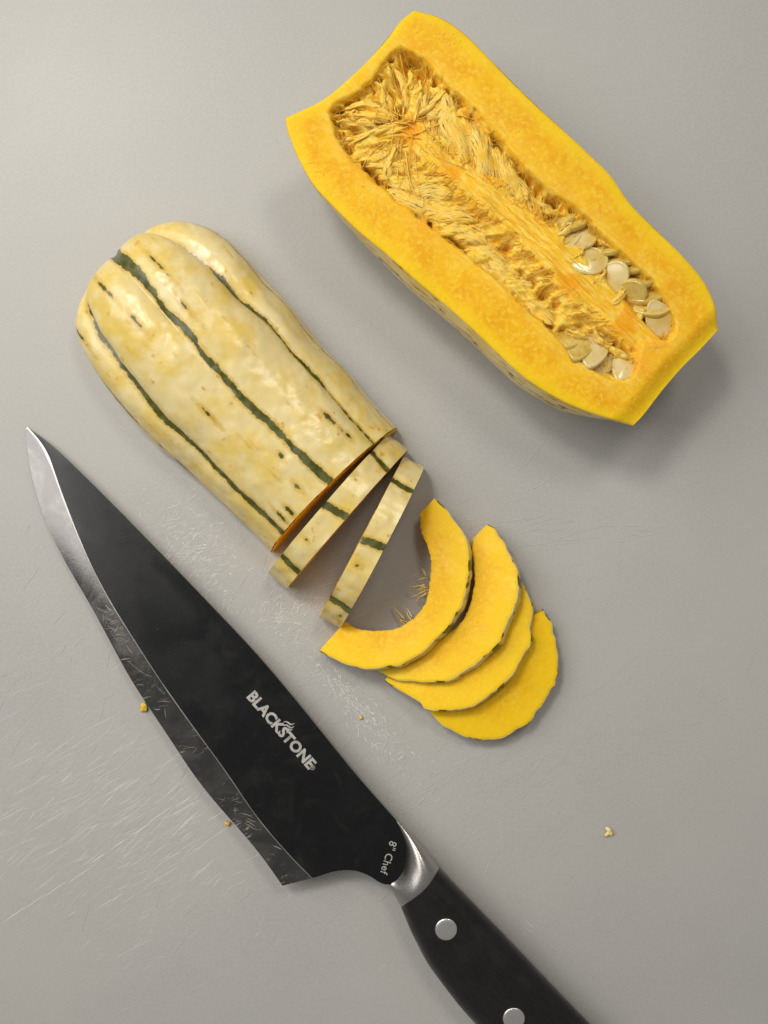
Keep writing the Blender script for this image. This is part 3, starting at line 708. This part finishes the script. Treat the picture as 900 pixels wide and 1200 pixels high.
z2, _, _ = build_flat(o2, i2, 0, (585, 750), z3, 'flat yellow squash slice second from the top of the fan', 6)
z1, t1, r1 = build_flat(o1, i1, 0, (530, 725), z2, 'whole yellow squash crescent on top of the fan with stringy pulp inside', 7)
def shreds():
    A = Acc()
    for (x, y, dx, dy, n) in [(502, 690, -22, 3, 4), (500, 676, -10, -2, 2), (500, 696, -14, 6, 3), (476, 728, -12, -6, 4), (482, 725, -7, -8, 2)]:
        for _ in range(n):
            u = np.linspace(0, 1, 8)[:, None]; ex, ey = dx * RNG.uniform(0.4, 1.1), dy + RNG.normal(0, 4)
            xy = np.array([x, y]) + RNG.normal(0, 2.5, 2) + u * np.array([ex, ey]) + 1.6 * np.stack([noise(u[:, 0] * 3, RNG.uniform(0, 99)), noise(u[:, 0] * 3, RNG.uniform(0, 99))], 1) * u
            z = 0.006 - 0.0022 * u[:, 0] * RNG.uniform(0.6, 1.9) + (0.003 if x > 490 else -0.001)
            G = np.stack([P(q[0], q[1], zz) for q, zz in zip(xy, z)])
            strand(A, G - r1, 1.3 * PX, 0.8 * PX, RNG.uniform(0.6, 1))
    link('pulp_fibres', A.mesh('pulp_fibres'), M['crumb_pale'], t1, 'stuff')
shreds()

# ------------------------------------------------------------------ chef's knife
def build_knife():
    t = thing('chef_knife', "black kitchen knife with silver cutting edge and riveted handle lying beside the squash", 'knife', P(330, 860))
    root_p = P(330, 860)
    ka = np.array([0.692, 0.722])
    def zc(x, y):                                            # middle plane of the steel: tip near the board, handle end lifted
        u = (np.asarray(x) - 30) * ka[0] + (np.asarray(y) - 500) * ka[1]
        return 0.0009 + 0.0092 * np.clip(u / 640, 0, 1.0)
    n = 260
    spine = resample([(30, 500), (40, 505), (52, 513), (79, 539), (121, 580), (177, 637), (218, 679), (260, 723), (297, 762), (333, 804), (373, 853), (413, 903), (447, 942), (464, 961)], n)
    bevel = resample([(31, 501), (40, 506), (49, 516), (58, 533), (65, 560), (79, 597), (97, 642), (124, 697), (154, 745), (188, 798), (230, 857), (267, 907), (300, 957), (332, 994), (350, 1015), (366, 1029)], n)
    edge = resample([(30, 500), (30, 514), (33, 540), (41, 575), (54, 613), (74, 655), (102, 702), (132, 757), (154, 798), (200, 867), (233, 917), (267, 957), (303, 998), (331, 1038)], n)
    for cv in (spine, bevel, edge):
        for _ in range(160): cv[1:-1] = (cv[:-2] + 2 * cv[1:-1] + cv[2:]) / 4
    belly = resample([(366, 1029), (373, 1027), (393, 1021), (413, 1020), (430, 1025), (447, 1035), (457, 1037)], 60)
    arc = resample([(464, 961), (471, 976), (476, 996), (474, 1016), (467, 1029), (457, 1037)], 60)
    # black face: first the main blade between bevel and spine, then the part behind the heel
    m = 28
    b = np.linspace(0, 1, m)[None, :, None]
    kk = 226
    # face stations run from the tip; spine station matched so the last goes from heel to the spine
    sp = resample(spine[:int(n * 0.875)], kk); bv = resample(bevel, kk)
    main = bv[:, None] * (1 - b) + sp[:, None] * b
    sp2 = resample(spine[int(n * 0.875) - 1:], 60)
    c = np.linspace(0, 1, 60)[:, None, None]; b2 = np.linspace(0, 1, m)[None, :, None]
    lo, hi, st, en = belly[:, None], sp2[:, None], resample(main[-1], m)[None], resample(arc[::-1], m)[None]
    heel = (1 - b2) * lo + b2 * hi + (1 - c) * st + c * en - ((1 - c) * (1 - b2) * lo[0] + (1 - c) * b2 * hi[0] + c * (1 - b2) * lo[-1] + c * b2 * hi[-1])
    def up(g, hth):
        z = zc(g[..., 0], g[..., 1]) + hth; return P(g[..., 0], g[..., 1], z) - root_p
    def dn(g, hth):                                          # same outline, underside
        q = up(g, 0); q[..., 2] -= hth; return q
    A = Acc()
    hm = 0.0008 + 0.0003 * np.broadcast_to(np.sin(b[..., 0] * math.pi / 2), main.shape[:2]) + 0.00012 * np.sin(math.pi * b[..., 0])
    tipf = sstep(0, 0.12, np.linspace(0, 1, kk))[:, None] * 0.85 + 0.15
    hm = hm * tipf
    hh = 0.0008 + 0.0003 * np.broadcast_to(np.sin(b2[..., 0] * math.pi / 2), heel.shape[:2]) + 0.00012 * np.sin(math.pi * b2[..., 0])
    hh = hh + 0.0002 * sstep(0.4, 1, c[..., 0])
    A.add(up(main, hm), grid_faces(kk, m)); A.add(dn(main, hm), grid_faces(kk, m, flip=True))
    A.add(up(heel, hh), grid_faces(60, m)); A.add(dn(heel, hh), grid_faces(60, m, flip=True))
    for g, h_, col in ((main, hm, -1), (heel, hh, -1), (heel, hh, 0)):
        u_, d_ = up(g[:, col], h_[:, col]), dn(g[:, col], h_[:, col])
        mid = (u_ + d_) / 2
        A.add(np.stack([u_, mid, d_], 1), grid_faces(len(u_), 3))
    blade = link('blade', A.mesh('blade'), M['blade'], t)
    # silver bevel
    ed = resample(np.vstack([edge]), kk); mb = 12; bb = np.linspace(0, 1, mb)[None, :, None]
    G = bv[:, None] * (1 - bb) + ed[:, None] * bb
    hb = (0.00082 * tipf) * (1 - bb[..., 0]) + 0.00003 + 0.00006 * np.sin(math.pi * bb[..., 0])
    hb = np.broadcast_to(hb, G.shape[:2])
    B = Acc(); ss = np.linspace(0, 1, kk)[:, None]
    resi = np.broadcast_to(sstep(0.36, 0.42, ss) * (0.55 + 0.45 * sstep(0.3, 0.0, np.abs(ss - 0.85))), G.shape[:2])
    B.add(up(G, hb), grid_faces(kk, mb, flip=True), residue=resi); B.add(dn(G, hb), grid_faces(kk, mb), residue=resi)
    u_, d_ = up(G[-1], hb[-1]), dn(G[-1], hb[-1]); B.add(np.stack([u_, d_], 1), grid_faces(mb, 2), residue=0)
    link('cutting_bevel', B.mesh('cutting_bevel'), M['bevel'], blade)
    Ln = Acc(); iv = resample(bevel, kk); tgl = np.gradient(iv, axis=0); tgl /= np.linalg.norm(tgl, axis=1)[:, None]; nvl = np.stack([tgl[:, 1], -tgl[:, 0]], 1)
    lw = (0.75 + 0.25 * noise(np.linspace(0, 30, kk), 3.3))[:, None] * (0.9 + 1.2 * sstep(0.35, 0.05, np.linspace(0, 1, kk)))[:, None]
    hl_ = (0.00092 * tipf)[:, 0]
    Ln.add(np.stack([up(iv + nvl * lw * 0.6, hl_ + 0.00006), up(iv, hl_ + 0.00006), up(iv - nvl * lw, hl_ - 0.00004)], 1), grid_faces(kk, 3))
    link('bare_steel_line', Ln.mesh('bare_steel_line'), M['line'], blade)
    K = Acc()                                                # smears of squash juice dried on the bevel
    for _ in range(70):
        f_ = float(RNG.choice([0.40, 0.43, 0.47, 0.52, 0.58, 0.66, 0.80, 0.86, 0.93], p=[.22, .12, .12, .1, .1, .08, .08, .12, .06])) + RNG.normal(0, 0.02)
        i_ = int(np.clip(f_, 0, 0.99) * kk); v0 = RNG.uniform(0.05, 0.7); v1 = v0 + RNG.uniform(0.06, 0.45)
        u = np.linspace(0, 1, 7); di = RNG.normal(-1, 3)
        ii = np.clip(i_ + di * u + 0.3 * noise(u * 2, RNG.uniform(0, 99)), 0, kk - 1); vv_ = np.clip(v0 + (v1 - v0) * u, 0.02, 0.96)
        pt = lambda cv: np.stack([np.interp(ii, np.arange(kk), cv[:, q]) for q in (0, 1)], 1)
        c_ = pt(bv) * (1 - vv_)[:, None] + pt(ed) * vv_[:, None]
        tg = np.gradient(c_, axis=0); tg /= np.linalg.norm(tg, axis=1)[:, None] + 1e-9; nv = np.stack([-tg[:, 1], tg[:, 0]], 1)
        ww = (RNG.uniform(0.10, 0.36) * np.sin(np.linspace(0.3, math.pi - 0.1, 7)))[:, None]
        hz = 0.00082 * (1 - vv_) + 0.00012 + 1e-7 * len(K.V)
        K.add(np.stack([up(c_ - nv * ww, hz), up(c_ + nv * ww, hz)], 1), grid_faces(7, 2), val=RNG.uniform(0.0, 0.8)**2.2)
    link('residue', K.mesh('residue', False), M['smear'], blade, 'stuff')
    # bolster
    j = resample([(515, 1017), (509, 1028), (498, 1042), (485, 1053), (470, 1063)], 60)
    uppr = resample([(464, 961), (478, 974), (490, 987), (504, 1003), (515, 1017)], 50)
    lowr = resample([(457, 1037), (460, 1045), (465, 1054), (470, 1063)], 50)
    c = np.linspace(0, 1, 50)[:, None, None]; b = np.linspace(0, 1, 60)[None, :, None]
    st, en, lo, hi = arc[None], j[None], uppr[:, None], lowr[:, None]
    G = (1 - c) * st + c * en + (1 - b) * lo + b * hi - ((1 - c) * (1 - b) * lo[0] + (1 - c) * b * hi[0] + c * (1 - b) * lo[-1] + c * b * hi[-1])
    bq, cq = b[..., 0], c[..., 0]
    dome = np.clip(1 - np.abs(2 * bq - 1)**2.6, 0, 1)**0.55
    T1 = 0.0082
    hB = (0.0011 + 0.0002) * (1 - cq) + 0.0002 + (T1 * dome) * (1 - (1 - cq)**1.9)
    Bo = Acc(); Bo.add(up(G, hB), grid_faces(50, 60, flip=True)); Bo.add(dn(G, hB), grid_faces(50, 60))
    for e in (0, -1):
        u_, d_ = up(G[:, e], hB[:, e]), dn(G[:, e], hB[:, e]); Bo.add(np.stack([u_, d_], 1), grid_faces(50, 2, flip=e == 0))
    link('bolster', Bo.mesh('bolster'), M['bolster'], t)
    # handle (runs on out of the picture)
    nh = 150
    ht = resample([(515, 1017), (543, 1046), (573, 1077), (607, 1112), (640, 1147), (667, 1175), (690, 1199), (725, 1236), (755, 1268), (775, 1300), (778, 1325)], nh)
    hl = resample([(470, 1063), (476, 1078), (484, 1096), (500, 1127), (517, 1151), (537, 1177), (557, 1200), (590, 1238), (630, 1280), (665, 1322), (700, 1345)], nh)
    b = np.linspace(0, 1, 60)[None, :, None]
    jj = j - (j[0] * (1 - b[0]) + j[-1] * b[0])
    G = ht[:, None] * (1 - b) + hl[:, None] * b + jj[None] * np.linspace(1, 0, nh)[:, None, None]**3
    bq = b[..., 0]; dome = np.clip(1 - np.abs(2 * bq - 1)**2.4, 0, 1)**0.5
    lq = np.linspace(0, 1, nh)[:, None]
    T2 = 0.0086 + 0.0006 * np.sin(lq * math.pi) + 0 * lq
    hH = T2 * dome * np.clip(1 - lq**14, 0, 1)**0.5 + 0.00012
    Hd = Acc(); Hd.add(up(G, hH), grid_faces(nh, 60, flip=True)); Hd.add(dn(G, hH), grid_faces(nh, 60))
    u_, d_ = up(G[0], hH[0]), dn(G[0], hH[0]); Hd.add(np.stack([u_, d_], 1), grid_faces(60, 2))
    handle = link('handle', Hd.mesh('handle'), M['handle'], t)
    up_h = up(G, hH)
    for x, y in ((523, 1089), (602, 1193)):
        ij = np.argmin((G[..., 0] - x)**2 + (G[..., 1] - y)**2); p = up_h.reshape(-1, 3)[ij]
        th = np.linspace(0, 2 * math.pi, 32, endpoint=False); rr = np.array([12.4, 12.2, 11.4, 8, 4, 0.01]) * PX; zz = np.array([-0.002, 0.00025, 0.0004, 0.00046, 0.0005, 0.00052])
        V = np.stack([rr[:, None] * np.cos(th), rr[:, None] * np.sin(th), np.broadcast_to(zz[:, None], (6, 32))], -1) + p
        link('rivet', mesh_np('rivet', V, grid_faces(6, 32, wrap=True, flip=True)), M['rivet'], handle)
    # print on the blade
    def text(body, name, x, y, dirx, diry, length, bold, zoff):
        cu = bpy.data.curves.new(name, 'FONT'); cu.body = body; cu.size = 1; cu.offset = bold; cu.space_character = 1.02; cu.resolution_u = 3
        tmp = bpy.data.objects.new(name, cu); C.objects.link(tmp); bpy.context.view_layer.update()
        me = bpy.data.meshes.new_from_object(tmp.evaluated_get(bpy.context.evaluated_depsgraph_get()))
        C.objects.unlink(tmp); bpy.data.objects.remove(tmp)
        v = np.zeros(len(me.vertices) * 3); me.vertices.foreach_get('co', v); v = v.reshape(-1, 3)
        x0, x1 = v[:, 0].min(), v[:, 0].max(); k = length / (x1 - x0)
        L = math.hypot(dirx, diry); ex = np.array([dirx, diry]) / L; ey = np.array([ex[1], -ex[0]])
        q = np.array([x, y]) + (v[:, :1] - x0) * k * ex + v[:, 1:2] * k * ey
        W = up(q, zoff); me.vertices.foreach_set('co', W.astype(np.float32).ravel()); me.materials.clear(); me.update()
        return link(name, me, M['print'], blade)
    text('BLACKSTONE', 'lettering', 289, 817, 72, 84, 112, 0.04, 0.00132)
    text('\u00ae', 'registered_mark', 362, 899, 72, 84, 6, 0.0, 0.00132)
    text('8" Chef', 'size_lettering', 457, 985, -11, 36, 40, 0.004, 0.00155)
    F = Acc()                                                # little flame above the word
    for pts, w in (([(332, 846.5), (335, 845.6), (338, 847), (341, 849), (345.5, 847.6)], 1.9), ([(332, 850.6), (335.5, 849.6), (338.5, 851.5), (341.5, 853), (345, 850.8)], 1.9), ([(336, 854.6), (338.5, 854.4), (341, 855.6), (343.5, 854.4)], 1.5)):
        c_ = resample(pts, 14); tg = np.gradient(c_, axis=0); tg /= np.linalg.norm(tg, axis=1)[:, None]; nv = np.stack([-tg[:, 1], tg[:, 0]], 1)
        ww = (w / 2 * np.sin(np.linspace(0.25, math.pi * 0.97, 14)))[:, None]
        F.add(up(np.stack([c_ - nv * ww, c_ + nv * ww], 1), 0.00134), grid_faces(14, 2))
    link('flame_emblem', F.mesh('flame_emblem', False), M['print'], blade)
build_knife()

# ------------------------------------------------------------------ crumbs on the board
def crumb(x, y, r, label, seed, st=1.0, mat='crumb'):
    th, ph = np.linspace(0, 2 * math.pi, 14, endpoint=False), np.linspace(0.02, math.pi - 0.02, 9)
    d = np.stack([np.sin(ph)[:, None] * np.cos(th), np.sin(ph)[:, None] * np.sin(th), np.cos(ph)[:, None] * np.ones(14)], -1)
    k = r * (1 + 0.7 * noise(d[..., 0] * 1.6, d[..., 1] * 1.6, d[..., 2] * 1.6 + seed * 9.7, seed))
    V = d * k[..., None] * np.array([0.66, 0.66 * st, 0.26]) * PX; V[..., 2] -= V[..., 2].min()
    o = link('squash_crumb', mesh_np('squash_crumb', V, grid_faces(9, 14, wrap=True)), M[mat])
    o.location = P(x, y) + np.array([0, 0, 0.0001]); o['label'] = label; o['category'] = 'crumb'; o['group'] = 'squash crumbs on the board'
crumb(713, 974, 6.5, 'pale yellow crumb alone on the bare board below the flat slices', 1, 1.2, 'crumb_pale')
crumb(267, 965, 4.6, 'orange crumb beside the blade edge nearer the heel', 2)
crumb(169, 828, 6.0, 'orange crumb beside the middle of the blade edge', 3, 1.3)
crumb(423, 841, 3.0, 'tiny olive crumb between the blade spine and the flat slices', 4)
